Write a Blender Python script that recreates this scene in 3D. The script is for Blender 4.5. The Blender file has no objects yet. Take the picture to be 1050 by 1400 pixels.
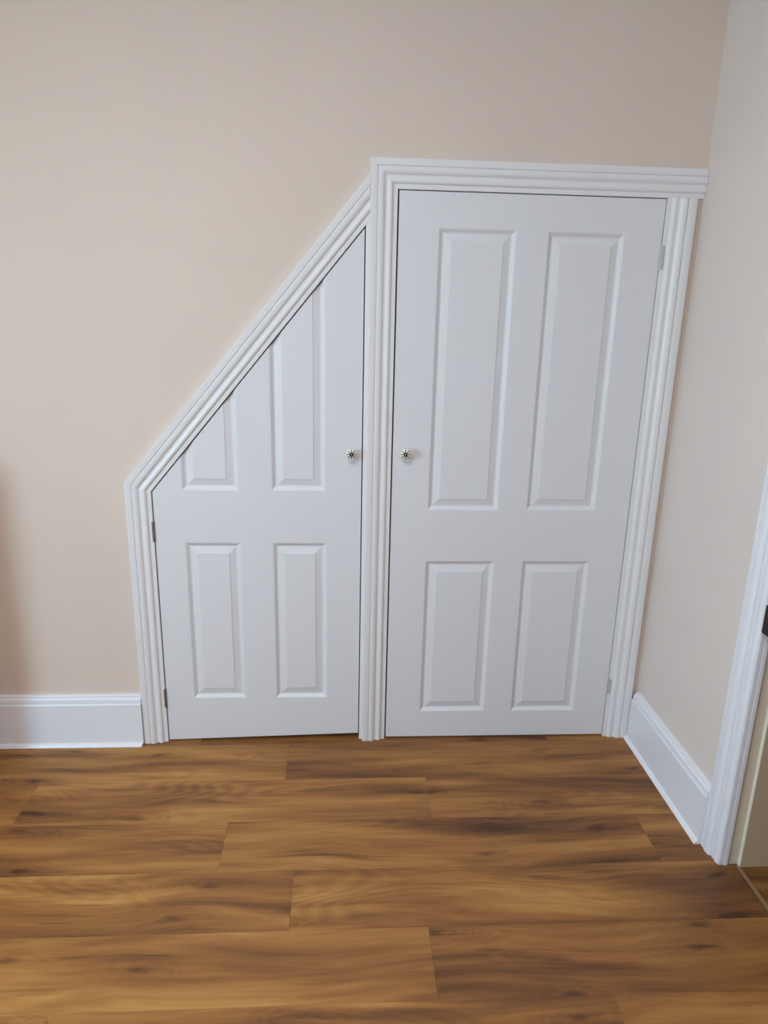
import bpy, bmesh, math, random
from mathutils import Matrix, Vector
random.seed(7)
C = bpy.context.scene.collection
SC = bpy.context.scene

# ---------------------------------------------------------------- camera
cam_d = bpy.data.cameras.new('camera')
cam = bpy.data.objects.new('camera', cam_d); C.objects.link(cam)
cam_d.sensor_fit = 'HORIZONTAL'; cam_d.sensor_width = 36.0
cam_d.lens = 36.0 * 944.66 / 1050.0
cam_d.clip_start = 0.02; cam_d.clip_end = 50
R = Matrix(((0.9982812, -0.00643227, -0.05825172),
            (-0.05432771, 0.2712208, -0.96098271),
            (0.02198038, 0.96249566, 0.27040518)))
cam.matrix_world = Matrix.Translation((-0.1486, -2.0855, 1.3987)) @ R.to_4x4()
SC.camera = cam

# ---------------------------------------------------------------- world, lights, exposure
SC.view_settings.view_transform = 'Standard'
SC.view_settings.look = 'None'
SC.view_settings.exposure = 0.0
SC.view_settings.gamma = 1.0
SC.view_settings.use_curve_mapping = False
SC.cycles.max_bounces = 12
SC.cycles.diffuse_bounces = 8
w = bpy.data.worlds.new('sky'); SC.world = w; w.use_nodes = True
bg = w.node_tree.nodes['Background']
bg.inputs[0].default_value = (0.62, 0.78, 1.0, 1); bg.inputs[1].default_value = 1.0

def area(name, loc, rot, sx, sy, power, color, spread=180):
    d = bpy.data.lights.new(name, 'AREA'); d.shape = 'RECTANGLE'
    d.size = sx; d.size_y = sy; d.energy = power; d.color = color
    d.spread = math.radians(spread)
    o = bpy.data.objects.new(name, d); C.objects.link(o)
    o.location = loc; o.rotation_euler = rot
    return o
H = math.pi / 2
# cool daylight through the window of the left wall, and an added overhead fill that brightens the back wall
area('window_daylight', (-2.24, -2.0, 1.35), (0, -H + 0.4, 0), 1.1, 1.1, 57, (0.50, 0.79, 1.0))
area('overhead_fill', (-.7, -2.0, 2.57), (0, 0, 0), .9, .9, 35, (1.0, 0.953, 0.98))

# ---------------------------------------------------------------- materials
def mat(name, color, rough=0.5, spec=0.5, metal=0.0):
    m = bpy.data.materials.new(name); m.use_nodes = True
    b = m.node_tree.nodes['Principled BSDF']
    b.inputs['Base Color'].default_value = (*color, 1)
    b.inputs['Roughness'].default_value = rough
    b.inputs['Metallic'].default_value = metal
    b.inputs['Specular IOR Level'].default_value = spec
    return m, m.node_tree, b

def bump(nt, b, scale, strength, dist=0.001, vec_scale=None, detail=3):
    n = nt.nodes.new('ShaderNodeTexNoise'); n.inputs['Scale'].default_value = scale
    n.inputs['Detail'].default_value = detail
    tc = nt.nodes.new('ShaderNodeTexCoord'); mp = nt.nodes.new('ShaderNodeMapping')
    if vec_scale: mp.inputs['Scale'].default_value = vec_scale
    nt.links.new(tc.outputs['Object'], mp.inputs['Vector']); nt.links.new(mp.outputs['Vector'], n.inputs['Vector'])
    bp = nt.nodes.new('ShaderNodeBump'); bp.inputs['Strength'].default_value = strength
    bp.inputs['Distance'].default_value = dist
    nt.links.new(n.outputs['Fac'], bp.inputs['Height']); nt.links.new(bp.outputs['Normal'], b.inputs['Normal'])
    return n

def tint(nt, b, color, amount, scale):
    """a faint unevenness of the paint"""
    n = nt.nodes.new('ShaderNodeTexNoise'); n.inputs['Scale'].default_value = scale; n.inputs['Detail'].default_value = 3
    tc = nt.nodes.new('ShaderNodeTexCoord'); nt.links.new(tc.outputs['Object'], n.inputs['Vector'])
    r = nt.nodes.new('ShaderNodeValToRGB')
    r.color_ramp.elements[0].color = (*[c * (1 - amount) for c in color], 1); r.color_ramp.elements[0].position = 0.3
    r.color_ramp.elements[1].color = (*[min(1, c * (1 + amount)) for c in color], 1); r.color_ramp.elements[1].position = 0.7
    nt.links.new(n.outputs['Fac'], r.inputs['Fac']); nt.links.new(r.outputs['Color'], b.inputs['Base Color'])

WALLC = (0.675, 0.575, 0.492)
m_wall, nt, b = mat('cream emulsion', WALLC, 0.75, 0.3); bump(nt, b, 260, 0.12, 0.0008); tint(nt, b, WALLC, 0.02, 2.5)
m_wall_lit, nt, b = mat('cream emulsion with window light tint', WALLC, 0.75, 0.3); bump(nt, b, 260, 0.12, 0.0008)
tint(nt, b, (0.700, 0.628, 0.568), 0.02, 2.5)  # cool window light on the right wall, put into its paint colour
WHITEC = (0.74, 0.735, 0.74)
m_white, nt, b = mat('white satin paint', WHITEC, 0.35, 0.45); bump(nt, b, 60, 0.05, 0.0006, (1, 1, 0.15))
m_door, nt, b = mat('white door paint', (0.70, 0.70, 0.715), 0.42, 0.4); bump(nt, b, 120, 0.12, 0.0005, (1, 1, 0.08))
m_skirt, nt, b = mat('white gloss paint', (0.77, 0.78, 0.81), 0.28, 0.5); bump(nt, b, 25, 0.03, 0.0006)
m_ceil, nt, b = mat('white ceiling emulsion', (0.8, 0.79, 0.77), 0.9, 0.2); bump(nt, b, 200, 0.1, 0.0008)
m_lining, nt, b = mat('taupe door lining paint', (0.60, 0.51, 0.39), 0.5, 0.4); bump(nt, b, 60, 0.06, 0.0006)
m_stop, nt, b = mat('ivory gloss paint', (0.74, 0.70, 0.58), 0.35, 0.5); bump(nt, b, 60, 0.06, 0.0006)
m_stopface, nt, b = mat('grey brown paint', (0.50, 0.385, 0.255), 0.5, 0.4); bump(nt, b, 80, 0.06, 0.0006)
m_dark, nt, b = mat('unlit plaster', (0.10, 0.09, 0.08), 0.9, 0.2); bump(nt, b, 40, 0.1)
m_steel, nt, b = mat('dull hinge steel', (0.24, 0.24, 0.245), 0.42, 0.5, 0.8); bump(nt, b, 200, 0.1, 0.0003)
m_hpaint, nt, b = mat('grey smudged hinge paint', (0.50, 0.49, 0.48), 0.45, 0.5, 0.3); bump(nt, b, 200, 0.1, 0.0003)
m_ceramic, nt, b = mat('cream glazed ceramic', (0.80, 0.78, 0.68), 0.12, 0.6); bump(nt, b, 90, 0.02, 0.0003)
m_brass, nt, b = mat('tarnished brass', (0.045, 0.036, 0.022), 0.38, 0.5, 0.6); bump(nt, b, 300, 0.1, 0.0003)
m_pin, nt, b = mat('worn bright screw', (0.6, 0.57, 0.5), 0.3, 0.5, 0.9); bump(nt, b, 300, 0.1, 0.0003)
m_iron, nt, b = mat('rusty black iron', (0.02, 0.017, 0.016), 0.5, 0.5, 0.5); bump(nt, b, 150, 0.5, 0.002)
tint(nt, b, (0.03, 0.018, 0.016), 0.6, 90)
m_strip, nt, b = mat('pale wooden threshold', (0.27, 0.165, 0.09), 0.45, 0.4); bump(nt, b, 60, 0.1, 0.0006)
m_glass, nt, b = mat('clear window glass', (1, 1, 1), 0.0, 0.5)
b.inputs['Transmission Weight'].default_value = 1.0; b.inputs['IOR'].default_value = 1.1

HUE = (0.93, 0.91, 0.82)
def wood_material(name, gain):
    m = bpy.data.materials.new(name); m.use_nodes = True; nt = m.node_tree
    N = nt.nodes; L = nt.links; b = N['Principled BSDF']
    def node(t, **k):
        n = N.new(t)
        for a, v in k.items(): setattr(n, a, v)
        return n
    def math_(op, a, bb=None, c=None, clamp=False):
        n = node('ShaderNodeMath', operation=op); n.use_clamp = clamp
        for i, v in enumerate((a, bb, c)):
            if v is None: continue
            if isinstance(v, (int, float)): n.inputs[i].default_value = v
            else: L.new(v, n.inputs[i])
        return n.outputs[0]
    tc = node('ShaderNodeTexCoord'); oi = node('ShaderNodeObjectInfo')
    sep = node('ShaderNodeSeparateColor'); L.new(oi.outputs['Color'], sep.inputs[0])
    tone, seed, figure = sep.outputs[0], sep.outputs[1], sep.outputs[2]
    xyz = node('ShaderNodeSeparateXYZ'); L.new(tc.outputs['Object'], xyz.inputs[0])
    X, Y = xyz.outputs[0], xyz.outputs[1]
    sx = math_('MULTIPLY', seed, 61.0)
    def noise(xs, ys, detail, rough=0.5, dist=0.0, xoff=0.0, yin=None, w=0.0):
        c = node('ShaderNodeCombineXYZ')
        L.new(math_('MULTIPLY_ADD', X, xs, math_('ADD', sx, xoff)), c.inputs[0])
        L.new(math_('MULTIPLY', yin if yin is not None else Y, ys), c.inputs[1])
        L.new(math_('MULTIPLY', seed, 23.0), c.inputs[2])
        n = node('ShaderNodeTexNoise'); n.inputs['Scale'].default_value = 1.0
        n.inputs['Detail'].default_value = detail; n.inputs['Roughness'].default_value = rough
        n.inputs['Distortion'].default_value = dist
        L.new(c.outputs[0], n.inputs['Vector']); return n.outputs['Fac']
    def smooth(v, a, bb, o0=0.0, o1=1.0):
        n = node('ShaderNodeMapRange', interpolation_type='SMOOTHSTEP')
        L.new(v, n.inputs[0]); n.inputs[1].default_value = a; n.inputs[2].default_value = bb
        n.inputs[3].default_value = o0; n.inputs[4].default_value = o1
        return n.outputs[0]
    # the grain wanders sideways
    wand = noise(2.2, 3.0, 1, xoff=5.0)
    Yw = math_('MULTIPLY_ADD', math_('SUBTRACT', wand, 0.5), 0.075, Y)
    # knots: sparse ellipses that push the grain aside
    kc = node('ShaderNodeCombineXYZ')
    L.new(math_('MULTIPLY_ADD', X, 3.4, sx), kc.inputs[0]); L.new(math_('MULTIPLY_ADD', Yw, 11.0, math_('MULTIPLY', seed, 17.0)), kc.inputs[1])
    vo = node('ShaderNodeTexVoronoi'); vo.voronoi_dimensions = '2D'; vo.inputs['Scale'].default_value = 1.0
    vo.inputs['Randomness'].default_value = 0.9
    L.new(kc.outputs[0], vo.inputs['Vector'])
    vs = node('ShaderNodeSeparateColor'); L.new(vo.outputs['Color'], vs.inputs[0])
    has = smooth(vs.outputs[0], 0.50, 0.68)
    dist = vo.outputs['Distance']
    kn = noise(26.0, 90.0, 2, 0.6, 0.0, 2.0)
    dist = math_('MULTIPLY_ADD', math_('SUBTRACT', kn, 0.5), 0.22, dist)
    knot = math_('MULTIPLY', smooth(dist, -0.04, 0.17, 1.0, 0.0), has)
    halo = math_('MULTIPLY', smooth(dist, 0.1, 0.62, 1.0, 0.0), has)
    # broad dark and light streaks along the board
    broad = noise(1.3, 12.5, 3, 0.5, 0.3, 0.0, Yw)
    mid = noise(3.2, 44.0, 3, 0.6, 0.25, 9.0, Yw)
    fine = noise(9.0, 240.0, 2, 0.6, 0.0, 3.0, Yw)
    # contour lines of a slow field give flame figure and ovals round the knots
    field = math_('ADD', noise(1.15, 7.5, 1, 0.4, 0.0, 13.0), math_('MULTIPLY', halo, 0.16))
    ring = math_('SINE', math_('MULTIPLY', field, 150.0))
    ringmask = math_('MULTIPLY', math_('MAXIMUM', smooth(noise(1.6, 6.0, 1, xoff=31.0), 0.46, 0.62), math_('MULTIPLY', halo, 0.7)), figure)
    ringv = math_('MULTIPLY', math_('MULTIPLY', ring, ringmask), 0.088)
    vein = math_('MULTIPLY', smooth(noise(2.6, 62.0, 2, 0.5, 0.4, 17.0, Yw), 0.60, 0.74), smooth(noise(1.2, 9.0, 1, xoff=41.0), 0.45, 0.60))
    v = math_('MULTIPLY_ADD', math_('SUBTRACT', broad, 0.5), 1.75, 0.53)
    v = math_('ADD', v, math_('MULTIPLY', math_('SUBTRACT', mid, 0.5), 0.65))
    v = math_('ADD', v, math_('MULTIPLY', math_('SUBTRACT', fine, 0.5), 0.16))
    v = math_('ADD', v, ringv)
    v = math_('ADD', v, math_('MULTIPLY', math_('SUBTRACT', tone, 0.5), 0.55))
    v = math_('SUBTRACT', v, math_('MULTIPLY', vein, 0.26))
    v = math_('SUBTRACT', v, math_('MULTIPLY', halo, 0.10))
    v = math_('SUBTRACT', v, math_('MULTIPLY', knot, 0.40))
    r = node('ShaderNodeValToRGB'); cr = r.color_ramp
    cols = [(0.0, (0.085, 0.038, 0.019)), (0.25, (0.185, 0.078, 0.030)), (0.45, (0.275, 0.118, 0.038)),
            (0.62, (0.355, 0.163, 0.050)), (0.82, (0.45, 0.225, 0.070)), (1.0, (0.52, 0.28, 0.095))]
    cr.elements[0].position, cr.elements[0].color = cols[0][0], (*[c * gain * q for c, q in zip(cols[0][1], HUE)], 1)
    cr.elements[1].position, cr.elements[1].color = cols[-1][0], (*[c * gain * q for c, q in zip(cols[-1][1], HUE)], 1)
    for p, c in cols[1:-1]:
        e = cr.elements.new(p); e.color = (*[k * gain * q for k, q in zip(c, HUE)], 1)
    L.new(v, r.inputs['Fac']); L.new(r.outputs['Color'], b.inputs['Base Color'])
    b.inputs['Roughness'].default_value = 0.42; b.inputs['Specular IOR Level'].default_value = 0.30
    bp = node('ShaderNodeBump'); bp.inputs['Strength'].default_value = 0.12; bp.inputs['Distance'].default_value = 0.0006
    L.new(fine, bp.inputs['Height']); L.new(bp.outputs['Normal'], b.inputs['Normal'])
    return m
m_wood = wood_material('laminate wood', 1.0)
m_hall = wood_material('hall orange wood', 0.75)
m_cab = wood_material('oak furniture', 0.9)

# ---------------------------------------------------------------- helpers
def obj(name, bm, m, parent=None, smooth=False, angle=40):
    bmesh.ops.recalc_face_normals(bm, faces=bm.faces[:])
    me = bpy.data.meshes.new(name); bm.to_mesh(me); bm.free()
    me.materials.append(m)
    if smooth: me.polygons.foreach_set('use_smooth', [True] * len(me.polygons))
    if smooth and hasattr(me, 'set_sharp_from_angle'): me.set_sharp_from_angle(angle=math.radians(angle))
    o = bpy.data.objects.new(name, me); C.objects.link(o)
    if parent: o.parent = parent
    return o
def tag(o, label, cat, group=None, kind=None):
    o['label'] = label; o['category'] = cat
    if group: o['group'] = group
    if kind: o['kind'] = kind
    return o
def empty(name, loc=(0, 0, 0)):
    o = bpy.data.objects.new(name, None); C.objects.link(o); o.location = loc; o.empty_display_size = 0.1
    return o
def add_box(bm, x0, x1, y0, y1, z0, z1, bevel=0.0):
    vs = [bm.verts.new(p) for p in ((x0, y0, z0), (x1, y0, z0), (x1, y1, z0), (x0, y1, z0), (x0, y0, z1), (x1, y0, z1), (x1, y1, z1), (x0, y1, z1))]
    fs = [bm.faces.new([vs[i] for i in f]) for f in ((0, 1, 2, 3), (4, 5, 6, 7), (0, 1, 5, 4), (1, 2, 6, 5), (2, 3, 7, 6), (3, 0, 4, 7))]
    if bevel:
        es = list({e for f in fs for e in f.edges})
        bmesh.ops.bevel(bm, geom=es, offset=bevel, segments=2, affect='EDGES', profile=0.5)
def box(x0, x1, y0, y1, z0, z1, bevel=0.0):
    bm = bmesh.new(); add_box(bm, x0, x1, y0, y1, z0, z1, bevel); return bm
def add_prism_y(bm, pts, y0, y1):
    """polygon in the x,z plane, given thickness along y"""
    a = [bm.verts.new((x, y0, z)) for x, z in pts]; c = [bm.verts.new((x, y1, z)) for x, z in pts]
    bm.faces.new(a); bm.faces.new(c)
    n = len(pts)
    for i in range(n): bm.faces.new((a[i], a[(i + 1) % n], c[(i + 1) % n], c[i]))
def loft(bm, rows, cap=True):
    """rows: equal-length lists of 3D points, skinned into a closed-section sweep"""
    vr = [[bm.verts.new(p) for p in r] for r in rows]
    n = len(rows[0])
    for a, c in zip(vr, vr[1:]):
        for i in range(n): bm.faces.new((a[i], a[(i + 1) % n], c[(i + 1) % n], c[i]))
    if cap: bm.faces.new(vr[0]); bm.faces.new(vr[-1])
def lathe(bm, prof, steps, at, lobes=0, depth=0.0, ax='y'):
    """prof: (radius, distance out from the door); turned about an axis along -y"""
    rings = []
    for r, d in prof:
        ring = []
        for k in range(steps):
            a = 2 * math.pi * k / steps
            rr = r
            if lobes: rr = r * (1 - depth * (1 - abs(math.sin(lobes * a / 2)) ** 0.6))
            ring.append(bm.verts.new((at[0] + rr * math.cos(a), at[1] - d, at[2] + rr * math.sin(a))))
        rings.append(ring)
    for a, c in zip(rings, rings[1:]):
        for k in range(steps): bm.faces.new((a[k], a[(k + 1) % steps], c[(k + 1) % steps], c[k]))
    bm.faces.new(rings[0]); bm.faces.new(rings[-1])

# ---------------------------------------------------------------- measures
WT = 0.19                       # thickness of the right wall
XW = 0.869                      # right wall
XL, YR, ZC = -2.30, -4.20, 2.60  # left wall, rear wall, ceiling
# the sloping edge of the small door: through (-.735,.8745) and (-.0935,1.646)
SD = Vector((0.6394, 0.7689)).normalized()      # along the slope (x,z)
SN = Vector((-SD.y, SD.x))                      # outwards, up and left
P0 = Vector((-0.7355, 0.8745))
def slope_z(x, off=0.0):
    p = P0 + SN * off
    return p.y + (x - p.x) * SD.y / SD.x

# ---------------------------------------------------------------- room shell
bm = bmesh.new()
J = 0.020
add_prism_y(bm, [(XL - .1, -.05), (-.7365 - J, -.05), (-.7365 - J, slope_z(-.7365 - J, J)), (-.0915, slope_z(-.0915, J)), (-.0915, 1.7435 + J),
                 (.7650 + J, 1.7435 + J), (.7650 + J, -.05), (XW + WT, -.05), (XW + WT, ZC), (XL - .1, ZC)], 0.0, 0.10)
wall_back = obj('wall_back', bm, m_wall)
tag(wall_back, 'cream painted back wall above and beside the white understairs cupboard', 'wall', kind='structure')

DY0, DY1, DZ = -0.6035, -1.37, 1.99       # doorway in the right wall
bm = bmesh.new()
def prism_x(bm, pts, x0, x1):
    a = [bm.verts.new((x0, y, z)) for y, z in pts]; c = [bm.verts.new((x1, y, z)) for y, z in pts]
    bm.faces.new(a); bm.faces.new(c); n = len(pts)
    for i in range(n): bm.faces.new((a[i], a[(i + 1) % n], c[(i + 1) % n], c[i]))
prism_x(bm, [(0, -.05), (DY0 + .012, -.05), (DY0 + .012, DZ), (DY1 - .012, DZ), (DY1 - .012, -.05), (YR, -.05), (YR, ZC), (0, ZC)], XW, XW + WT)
wall_right = obj('wall_right', bm, m_wall_lit)
tag(wall_right, 'right wall, cool window light put into its cream paint, between the cupboard corner and the open doorway', 'wall', kind='structure')

WY0, WY1, WZ0, WZ1 = -2.70, -1.40, 0.80, 2.10
bm = bmesh.new()
for a in ((YR, WY0, -.05, ZC), (WY1, 0.0, -.05, ZC), (WY0, WY1, -.05, WZ0), (WY0, WY1, WZ1, ZC)):
    add_box(bm, XL - .1, XL, a[0], a[1], a[2], a[3])
tag(obj('wall_left', bm, m_wall), 'cream wall with the window that lights the room', 'wall', kind='structure')
RX0, RX1 = -.55, .75
bm = bmesh.new()
for a in ((XL - .1, RX0, -.05, ZC), (RX1, XW + WT, -.05, ZC), (RX0, RX1, -.05, WZ0), (RX0, RX1, WZ1, ZC)):
    add_box(bm, a[0], a[1], YR - .1, YR, a[2], a[3])
tag(obj('wall_rear', bm, m_wall), 'cream wall behind the photographer with a window', 'wall', kind='structure')
tag(obj('ceiling', box(XL - .1, XW + 1.6, YR - .1, .1, ZC, ZC + .05), m_ceil), 'white plastered ceiling', 'ceiling', kind='structure')

def window(n, axis, c, a0, a1, label):
    w = empty(n); tag(w, label, 'window', kind='structure')
    t = .05
    def bx(u0, u1, z0, z1, d0, d1, nm, m, bev=.003):
        if axis == 'x': bmx = box(c + d0, c + d1, u0, u1, z0, z1, bev)
        else: bmx = box(u0, u1, c + d0, c + d1, z0, z1, bev)
        return obj(nm, bmx, m, w)
    bx(a0, a0 + t, WZ0, WZ1, -.09, -.05, 'window_frame', m_white); bx(a1 - t, a1, WZ0, WZ1, -.09, -.05, 'window_frame', m_white)
    bx(a0 + t, a1 - t, WZ0, WZ0 + t, -.09, -.05, 'window_frame', m_white); bx(a0 + t, a1 - t, WZ1 - t, WZ1, -.09, -.05, 'window_frame', m_white)
    mid = (a0 + a1) / 2
    bx(mid - .02, mid + .02, WZ0 + t, WZ1 - t, -.085, -.055, 'glazing_bar', m_white)
    bx(a0 + t, mid - .02, WZ0 + t, WZ1 - t, -.073, -.069, 'pane', m_glass, 0)
    bx(mid + .02, a1 - t, WZ0 + t, WZ1 - t, -.073, -.069, 'pane', m_glass, 0)
window('window_1', 'x', XL, WY0, WY1, 'white framed window in the left wall')
window('window_2', 'y', YR, RX0, RX1, 'white framed window in the rear wall')

# dark cupboard space behind the doors
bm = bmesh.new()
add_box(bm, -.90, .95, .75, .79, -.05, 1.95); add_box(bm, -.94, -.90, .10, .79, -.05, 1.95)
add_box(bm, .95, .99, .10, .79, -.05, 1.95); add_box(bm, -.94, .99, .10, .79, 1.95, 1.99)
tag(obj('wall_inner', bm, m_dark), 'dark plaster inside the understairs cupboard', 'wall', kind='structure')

# ---------------------------------------------------------------- floor
floor = obj('floor', box(XL - .1, XW + WT, YR - .1, .79, -.06, -.0105), m_dark)
tag(floor, 'brown wood effect laminate floor of long boards', 'floor', kind='structure')
PW, PL, GAP = 0.1857, 1.19, 0.0002
seams = {0: .561, 1: -.327, 2: .115, 3: -.472, 4: -.272, 5: .06, 6: .44}
# tone, seed, figure of the boards one sees, by row and the x where they start
look = {(1, -.327): (.44, .13, .5), (1, -1.517): (.50, .61, .8), (0, -.629): (.45, .37, .3), (0, .561): (.52, .22, .4),
        (2, -1.075): (.60, .83, 1.0), (2, .115): (.42, .47, .9), (2, -2.265): (.35, .29, .5),
        (3, -.472): (.43, .71, .6), (3, -1.662): (.53, .09, .7), (3, .718): (.40, .55, .5),
        (4, -.272): (.46, .33, .8), (4, -1.462): (.52, .91, .7), (5, .06): (.45, .19, .8), (5, -1.13): (.50, .67, .7),
        (6, .44): (.66, .41, .4), (6, -.75): (.45, .77, .8)}
full = {}
def plank_mesh(x0, x1, y0, y1):
    k = tuple(round(v, 4) for v in (x0, x1, y0, y1))
    if k not in full:
        bmp = box(x0, x1, y0, y1, -.010, 0.0)
        top = [e for e in bmp.edges if all(abs(v.co.z) < 1e-6 for v in e.verts)]
        bmesh.ops.bevel(bmp, geom=top, offset=.0003, segments=1, affect='EDGES')
        bmesh.ops.recalc_face_normals(bmp, faces=bmp.faces[:])
        me = bpy.data.meshes.new('plank'); bmp.to_mesh(me); bmp.free(); me.materials.append(m_wood); full[k] = me
    return full[k]
def lay(xa, xb, y0, y1, tone, seed, fig):
    cx, cy = xa + PL / 2, (y0 + y1) / 2
    x0, x1 = max(xa, XL), min(xb, XW + .04)
    ya = max(y0, YR)
    if x1 - x0 < .02: return
    o = bpy.data.objects.new('plank', plank_mesh(x0 + GAP / 2 - cx, x1 - GAP / 2 - cx, ya + GAP / 2 - cy, y1 - GAP / 2 - cy))
    C.objects.link(o); o.location = (cx, cy, 0); o.parent = floor
    o.color = (tone, seed, fig, 1)
for r in range(-4, 23):
    y1 = -.030 - PW * (r - 1); y0 = y1 - PW
    if y0 < YR: y0 = YR
    s = seams.get(r, random.uniform(-.6, .55))
    xa = s - 2 * PL
    if s > .3: xa = s - 3 * PL
    while xa < XW:
        key = next((k for k in look if k[0] == r and abs(k[1] - xa) < .01), None)
        t = look[key] if key else (random.uniform(.4, .56), random.random(), random.uniform(.3, 1))
        if xa + PL > XL: lay(xa, xa + PL, y0, y1, *t)
        xa += PL
# hall floor behind the doorway
hall = obj('floor_hall', box(XW + WT + .001, XW + 1.5, -1.9, 0.2, -.06, -.0105), m_dark)
tag(hall, 'orange brown wooden floor of the hall beyond the doorway', 'floor', kind='structure')
for i in range(10):
    xa = XW + .053 + i * .14
    y0, y1 = (DY1 + .002, DY0 - .002) if xa < XW + WT else (-1.85, .15)
    bmp = box(-.0695, .0695, (y0 - y1) / 2, (y1 - y0) / 2, -.010, 0.0, .0006)
    o = obj('plank', bmp, m_hall, hall); o.location = (xa + .07, (y0 + y1) / 2, 0); o.color = (.5, i * .137 % 1, .4, 1)
bm = bmesh.new()
add_box(bm, .9095, .9205, DY1 + .002, DY0 - .003, 0.0, .003, .001)
tag(obj('threshold', bm, m_strip), 'thin pale wooden strip across the floor of the doorway', 'threshold', kind='structure')
bm = bmesh.new(); add_box(bm, XW + 1.5, XW + 1.6, -1.95, .25, -.05, ZC); add_box(bm, XW + WT, XW + 1.5, .2, .25, -.05, ZC); add_box(bm, XW + WT, XW + 1.5, -1.95, -1.9, -.05, ZC)
tag(obj('wall_hall', bm, m_wall), 'cream walls of the hall beyond the doorway', 'wall', kind='structure')

# ---------------------------------------------------------------- moulded boards round the cupboard doors
# profile: u = 0 inner edge ... 1 outer edge (metres), t = thickness off the wall
PROF = [(0, 0), (0, .0045), (.0008, .0052), (.0120, .0052), (.0130, .0060), (.0145, .0092), (.0170, .0115), (.0205, .0126), (.0240, .0122), (.0275, .0105),
        (.0310, .0096), (.0345, .0102), (.0375, .0132), (.0415, .0165), (.0470, .0178), (.0525, .0174), (.0542, .0160), (.0550, .0134), (.0568, .0132), (.0576, .0160),
        (.0592, .0166), (.0750, .0166), (.0762, .0158), (.0765, .0145), (.0765, 0)]
def board(a, d, n, L, s0, s1, stretch=0.0, name='moulding', parent=None):
    """a: inner start (x,z); d: direction; n: outward; s0,s1: how far each end shifts along d per metre of u"""
    a, d, n = Vector(a), Vector(d), Vector(n); bm = bmesh.new(); rows = []
    for e in (0, 1):
        row = []
        for u, t in PROF:
            uu = u if u < .06 else u + stretch * (u - .06) / .0165
            p = a + n * uu + d * ((s0 * uu) if e == 0 else (L + s1 * uu))
            row.append((p.x, -t, p.y))
        rows.append(row)
    loft(bm, rows)
    return obj(name, bm, m_white, parent, True, 28)
surround = empty('trim_1'); tag(surround, 'white fluted moulding framing the two understairs cupboard doors', 'door frame', kind='structure')
tn = math.tan(math.radians((90 - math.degrees(math.atan2(SD.y, SD.x))) / 2))
zk = P0.y + (-.7365 + .7355) * SD.y / SD.x
A1 = Vector((-.7365, zk))
board((-.7365, 0), (0, 1), (-1, 0), zk, 0, tn, parent=surround)
Ls = (-.0807 - A1.x) / SD.x
board(A1, SD, SN, Ls, -tn, -SN.x / SD.x, parent=surround)
board((-.0040, 0), (0, 1), (-1, 0), 1.7440, 0, 1, parent=surround)
board((-.0040, 1.7440), (1, 0), (0, 1), XW - .001 + .0040, -1, 0, parent=surround)
board((.7652, 0), (0, 1), (1, 0), 1.7438, 0, 0, stretch=.006, parent=surround)
# jamb linings in the openings, seen as a narrow flat edge beside the doors
JF = -.0042
bm = bmesh.new(); add_box(bm, -.7365 - J + .001, -.7362, JF, .095, 0, zk - .001); obj('jamb', bm, m_white, surround)
bm = bmesh.new(); add_box(bm, -.0913, -.0038, JF, .095, 0, 1.7437, .0006); obj('jamb', bm, m_white, surround)
bm = bmesh.new(); add_box(bm, .7649, .7650 + J - .001, JF, .095, 0, 1.7437); obj('jamb', bm, m_white, surround)
bm = bmesh.new(); add_box(bm, -.0913, .7650 + J - .001, JF, .095, 1.7437, 1.7437 + J - .001); obj('jamb', bm, m_white, surround)
bm = bmesh.new()
e0, e1 = P0 - SN * .0005, P0 + SN * (J - .001)
add_prism_y(bm, [(-.7362, slope_z(-.7362, -.0005)), (-.0914, slope_z(-.0914, -.0005)), (-.0914, slope_z(-.0914, J - .001)), (-.7362 - J + .002, slope_z(-.7362 - J + .002, J - .001)), (-.7362 - J + .002, zk)], JF, .095)
obj('jamb', bm, m_white, surround)

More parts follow.
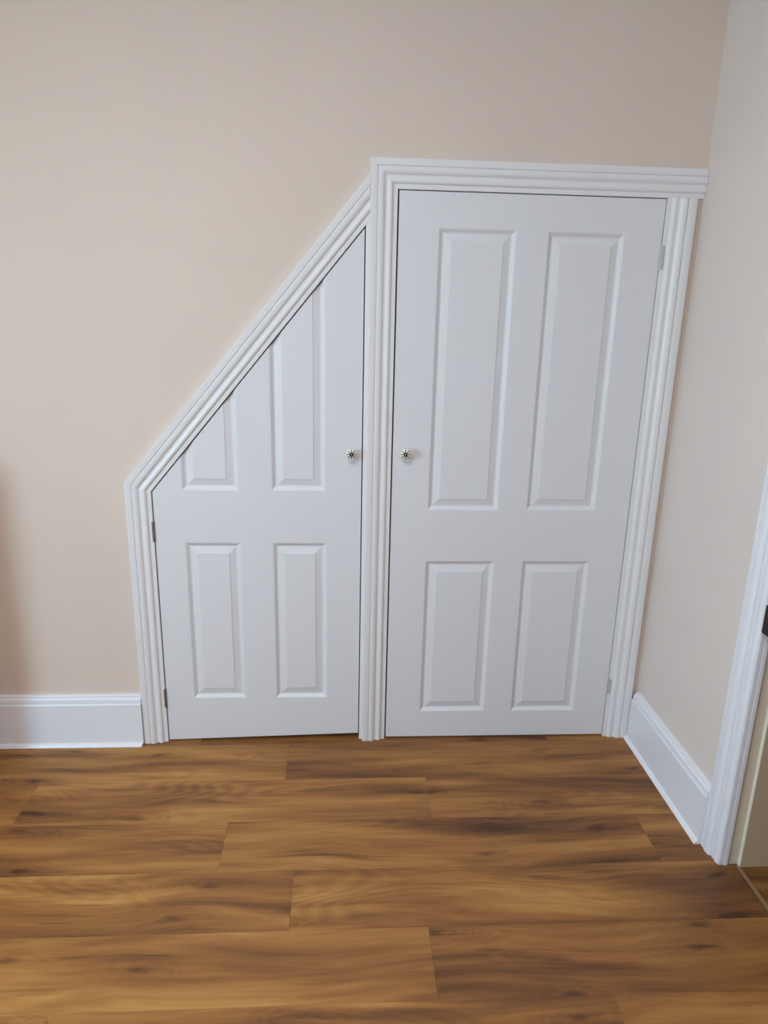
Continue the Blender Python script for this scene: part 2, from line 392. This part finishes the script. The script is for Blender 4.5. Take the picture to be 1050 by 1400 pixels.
# ---------------------------------------------------------------- cupboard doors
RINGS = [(0, 0), (.0020, .0006), (.0055, .0028), (.0090, .0060), (.0120, .0078), (.0142, .0084), (.0165, .0082), (.0360, .0030), (.0366, .0012), (.0375, .0010)]
def panel_mesh(x0, x1, z0, z1):
    bm = bmesh.new(); rings = []
    for o, d in RINGS:
        rings.append([bm.verts.new(p) for p in ((x0 + o, d, z0 + o), (x1 - o, d, z0 + o), (x1 - o, d, z1 - o), (x0 + o, d, z1 - o))])
    for a, c in zip(rings, rings[1:]):
        for i in range(4): bm.faces.new((a[i], a[(i + 1) % 4], c[(i + 1) % 4], c[i]))
    bm.faces.new(rings[-1]); return bm
def leaf_mesh(x0, x1, z0, z1, panels, th=.035):
    bm = bmesh.new()
    xs = sorted({x0, x1, *[p[0] for p in panels], *[p[1] for p in panels]})
    zs = sorted({z0, z1, *[p[2] for p in panels], *[p[3] for p in panels]})
    vv = {}
    def V(x, y, z):
        k = (round(x, 5), round(y, 5), round(z, 5))
        if k not in vv: vv[k] = bm.verts.new(k)
        return vv[k]
    for a, c in zip(xs, xs[1:]):
        for e, f in zip(zs, zs[1:]):
            mx, mz = (a + c) / 2, (e + f) / 2
            if any(p[0] < mx < p[1] and p[2] < mz < p[3] for p in panels): continue
            bm.faces.new((V(a, 0, e), V(c, 0, e), V(c, 0, f), V(a, 0, f)))
    for a, c in zip(xs, xs[1:]):
        bm.faces.new((V(a, 0, z0), V(c, 0, z0), V(c, th, z0), V(a, th, z0))); bm.faces.new((V(a, 0, z1), V(c, 0, z1), V(c, th, z1), V(a, th, z1)))
        for e, f in zip(zs, zs[1:]): bm.faces.new((V(a, th, e), V(c, th, e), V(c, th, f), V(a, th, f)))
    for e, f in zip(zs, zs[1:]):
        for x in (x0, x1): bm.faces.new((V(x, 0, e), V(x, th, e), V(x, th, f), V(x, 0, f)))
    return bm
def cut(bm, co, no, fill):
    g = bm.verts[:] + bm.edges[:] + bm.faces[:]
    r = bmesh.ops.bisect_plane(bm, geom=g, plane_co=co, plane_no=no, clear_outer=True, dist=1e-6)
    if fill:
        es = [e for e in r['geom_cut'] if isinstance(e, bmesh.types.BMEdge)]
        bmesh.ops.triangle_fill(bm, edges=es, use_beauty=True)

def knob(parent, x, z):
    at = (0, 0, 0)
    bm = bmesh.new()
    lathe(bm, [(.0085, -.0002), (.0085, .002), (.0062, .004), (.0055, .010), (.0075, .0135), (.0125, .0165), (.0160, .0205), (.0168, .0245),
               (.0160, .0285), (.0135, .0318), (.0100, .0335), (.0060, .0342)], 64, at, 8, .10)
    k = obj('knob', bm, m_ceramic, parent, True, 60); k['label'] = 'cream ceramic knob with eight dark lines'
    k.location = (x, 0, z)
    bm = bmesh.new(); lathe(bm, [(.0100, -.0002), (.0100, .0012), (.0088, .0022)], 32, at)
    obj('backplate', bm, m_ceramic, k, True)
    bm = bmesh.new(); lathe(bm, [(.0058, .0335), (.0058, .0352), (.0046, .0362), (.0030, .0364)], 32, at)
    obj('rosette', bm, m_brass, k, True)
    bm = bmesh.new(); lathe(bm, [(.0017, .036), (.0017, .0371), (.0010, .0376)], 20, at)
    obj('screw', bm, m_pin, k, True)
    for i in range(8):     # the dark lines lie in the creases between the lobes
        a = 2 * math.pi * i / 8
        u = Vector((math.cos(a), 0, math.sin(a))); t = Vector((-math.sin(a), 0, math.cos(a)))
        prof = [(.0048, .0349, .0011), (.0090, .0344, .00125), (.0124, .0330, .0010), (.0150, .0296, .0005)]
        bm = bmesh.new(); rows = []
        for r, d, wd in prof:
            cpt = u * r
            rows.append([(cpt + t * wd + Vector((0, -d, 0))), (cpt - t * wd + Vector((0, -d, 0))), (cpt - t * wd + Vector((0, -d + .0035, 0))), (cpt + t * wd + Vector((0, -d + .0035, 0)))])
        loft(bm, rows)
        obj('petal_line', bm, m_brass, k)
    return k

def hinge(parent, x, z0, z1, side, m, jx0, jx1):
    """knuckle in the gap at x, one flap on the frame; side = +1 when the frame is to the right"""
    bm = bmesh.new(); n = 5; h = (z1 - z0) / n
    for i in range(n):
        a0, a1 = z0 + i * h + .0004, z0 + (i + 1) * h - .0004
        r = bmesh.ops.create_cone(bm, cap_ends=True, segments=16, radius1=.0027, radius2=.0027, depth=a1 - a0)
        bmesh.ops.translate(bm, verts=r['verts'], vec=(0, 0, (a0 + a1) / 2 - z0))
    g = obj('hinge', bm, m, parent, True); g.location = (x, -.0030, z0)
    bm = bmesh.new(); add_box(bm, min(jx0, jx1) - x, max(jx0, jx1) - x, -.0034, .0000, .002, z1 - z0 - .002, .0003)
    obj('hinge_flap', bm, m, g)
    for f in (.2, .8):
        bm = bmesh.new()
        r = bmesh.ops.create_uvsphere(bm, u_segments=10, v_segments=6, radius=.0016)
        bmesh.ops.scale(bm, vec=(1, .35, 1), verts=bm.verts[:])
        s = obj('hinge_screw', bm, m_steel, g, True); s.location = ((jx0 + jx1) / 2 - x, -.0034, (z1 - z0) * f)
    return g

# small door with the sloping top
d1 = empty('cupboard_door', (0, 0, 0))
tag(d1, 'small white cupboard door with sloping top edge, left of the centre post', 'door', 'understairs cupboard doors', 'thing')
Lp = [(-.6435, -.4715, .1605, .709), (-.3710, -.2010, .1595, .7095), (-.6435, -.4715, .8765, 1.62), (-.3710, -.2055, .8780, 1.62)]
bm = leaf_mesh(-.7335, -.0947, -.02, 1.70, Lp)
cop = P0 - SN * .0035
cut(bm, (cop.x, 0, cop.y), (SN.x, 0, SN.y), True)
zl, zr = .0046, .0215
cut(bm, (-.7335, 0, zl), (zr - zl, 0, -.6388), True)
obj('door_leaf', bm, m_door, d1)
for p in Lp:
    bm = panel_mesh(*p); cut(bm, (cop.x, 0, cop.y), (SN.x, 0, SN.y), False)
    obj('panel', bm, m_door, d1)
knob(d1, -.1263, 1.0005)
hinge(d1, -.7352, .710, .779, -1, m_steel, -.7362, -.7405)
hinge(d1, -.7352, .128, .199, -1, m_steel, -.7362, -.7405)

# tall door
d2 = empty('cupboard_door', (0, 0, 0))
tag(d2, 'tall white rectangular cupboard door with four raised panels, right of the centre post', 'door', 'understairs cupboard doors', 'thing')
Rp = [(.1145, .3385, .1020, .6495), (.4305, .6525, .1000, .6500), (.1145, .3385, .8185, 1.6480), (.4295, .6530, .8200, 1.6465)]
obj('door_leaf', leaf_mesh(.0006, .7624, .0054, 1.7413, Rp), m_door, d2)
for p in Rp: obj('panel', panel_mesh(*p), m_door, d2)
knob(d2, .0374, 1.0020)
hinge(d2, .7640, 1.549, 1.619, 1, m_hpaint, .7668, .7735)
hinge(d2, .7640, .165, .224, 1, m_hpaint, .7668, .7735)

# ---------------------------------------------------------------- baseboards
SK = [(0, .1806), (.0070, .1806), (.0100, .1796), (.0112, .1775), (.0108, .1758), (.0085, .1750), (.0088, .1742), (.0150, .1725), (.0178, .1690), (.0186, .1630), (.0192, .1580),
      (.0185, .1562), (.0165, .1554), (.0170, .1544), (.0225, .1536), (.0240, .1515), (.0244, .0118), (.0262, .0112), (.0288, .0100), (.0340, .0042), (.0355, .0), (0, 0)]
bm = bmesh.new()
rows = [[(XL + .001, -t, z) for t, z in SK], [(-.8138 - (max(0, t - .026) * .5), -t, z) for t, z in SK]]
loft(bm, rows)
bl = obj('baseboard_left', bm, m_skirt, None, True, 25)
tag(bl, 'tall white baseboard along the back wall left of the cupboard', 'baseboard', kind='structure')
bm = bmesh.new()
rows = [[(XW - t * .95, -.0180, z) for t, z in SK], [(XW - t * .95, -.5262, z) for t, z in SK]]
loft(bm, rows)
br = obj('baseboard_right', bm, m_skirt, None, True, 25)
tag(br, 'white baseboard on the right wall between cupboard and doorway', 'baseboard', kind='structure')

# ---------------------------------------------------------------- cabinet past the left edge, added unseen to cast the brown shade
cb = empty('shadow_cabinet', (-1.60, -.037, 0))
tag(cb, 'low brown wooden cabinet, unseen and added to cast the shadow at the far left', 'cabinet', kind='thing')
cz, cw, cd = .98, .30, .185
obj('carcass', box(-cw, cw + .015, -cd, .0, .06, cz - .03, .003), m_cab, cb)
obj('plinth', box(-cw + .02, cw - .01, -cd + .02, .0, 0, .059, .002), m_cab, cb)
obj('top', box(-cw - .01, cw + .02, -cd - .01, .001, cz - .029, cz, .004), m_cab, cb)
for sx in (0, 1):
    dd = obj('door', box(-cw + .015 + sx * (cw - .01), -.006 + sx * (cw - .01), -cd - .018, -cd - .0005, .08, cz - .05, .003), m_cab, cb)
    kb = bmesh.new(); lathe(kb, [(.006, 0), (.006, .012), (.013, .018), (.012, .026), (.004, .029)], 20, (-.035 if not sx else cw * .06 + .03, -cd - .0185, .55))
    obj('knob', kb, m_brass, dd, True)

# ---------------------------------------------------------------- doorway in the right wall
door = empty('door_1'); tag(door, 'open doorway in the right wall with a white fluted surround', 'doorway', kind='structure')
# plan profile of the surround: (distance from outer edge towards the doorway, thickness off the wall)
AP = [(0, 0), (0, .0125), (.0015, .0145), (.0110, .0150), (.0122, .0118), (.0140, .0118), (.0155, .0150), (.0230, .0165), (.0360, .0150), (.0415, .0125), (.0430, .0060), (.0455, .0045),
      (.0470, .0078), (.0540, .0084), (.0552, .0040), (.0572, .0040), (.0586, .0072), (.0690, .0066), (.0735, .0045), (.0740, 0)]
Y0 = -.5268
bm = bmesh.new(); loft(bm, [[(XW - t, Y0 - u, 0.0) for u, t in AP], [(XW - t, Y0 - u, DZ + .075 - u) for u, t in AP]])
obj('moulding', bm, m_skirt, door, True, 25)
Y1 = DY1 - .0757
bm = bmesh.new(); loft(bm, [[(XW - t, Y1 + u, 0.0) for u, t in AP], [(XW - t, Y1 + u, DZ + .075 - u) for u, t in AP]])
obj('moulding', bm, m_skirt, door, True, 25)
bm = bmesh.new(); loft(bm, [[(XW - t, Y0 - u, DZ + .075 - u) for u, t in AP], [(XW - t, Y1 + u, DZ + .075 - u) for u, t in AP]])
obj('moulding', bm, m_skirt, door, True, 25)
# linings
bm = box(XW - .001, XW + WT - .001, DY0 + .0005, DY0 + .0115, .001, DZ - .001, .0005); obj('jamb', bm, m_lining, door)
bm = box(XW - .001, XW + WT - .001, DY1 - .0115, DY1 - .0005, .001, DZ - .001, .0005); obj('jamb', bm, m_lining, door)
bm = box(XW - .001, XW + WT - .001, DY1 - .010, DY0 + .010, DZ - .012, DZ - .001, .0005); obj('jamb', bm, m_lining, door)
# two slim white beads on the lining beside the fluted surround
for bx0, bx1, py in ((XW - .0040, XW + .0075, .0022), (XW + .0085, XW + .0185, .0038)):
    obj('bead', box(bx0, bx1, DY0 - py, DY0 + .0008, .001, DZ - .013, .0008), m_skirt, door)
# door stop: ivory edge towards the room, darker face
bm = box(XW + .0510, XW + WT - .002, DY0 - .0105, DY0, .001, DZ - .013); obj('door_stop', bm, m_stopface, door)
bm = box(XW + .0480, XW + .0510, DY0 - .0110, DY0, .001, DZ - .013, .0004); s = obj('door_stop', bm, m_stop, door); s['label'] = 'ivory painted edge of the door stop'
# lock keep, iron box screwed to the inner edge of the surround
kp = obj('keep_plate', box(-.016, -.0005, -.046, -.006, -.006, .066, .002), m_iron, door)
kp.location = (XW, DY0 - .010, .698); kp['label'] = 'rusty black iron lock keep'
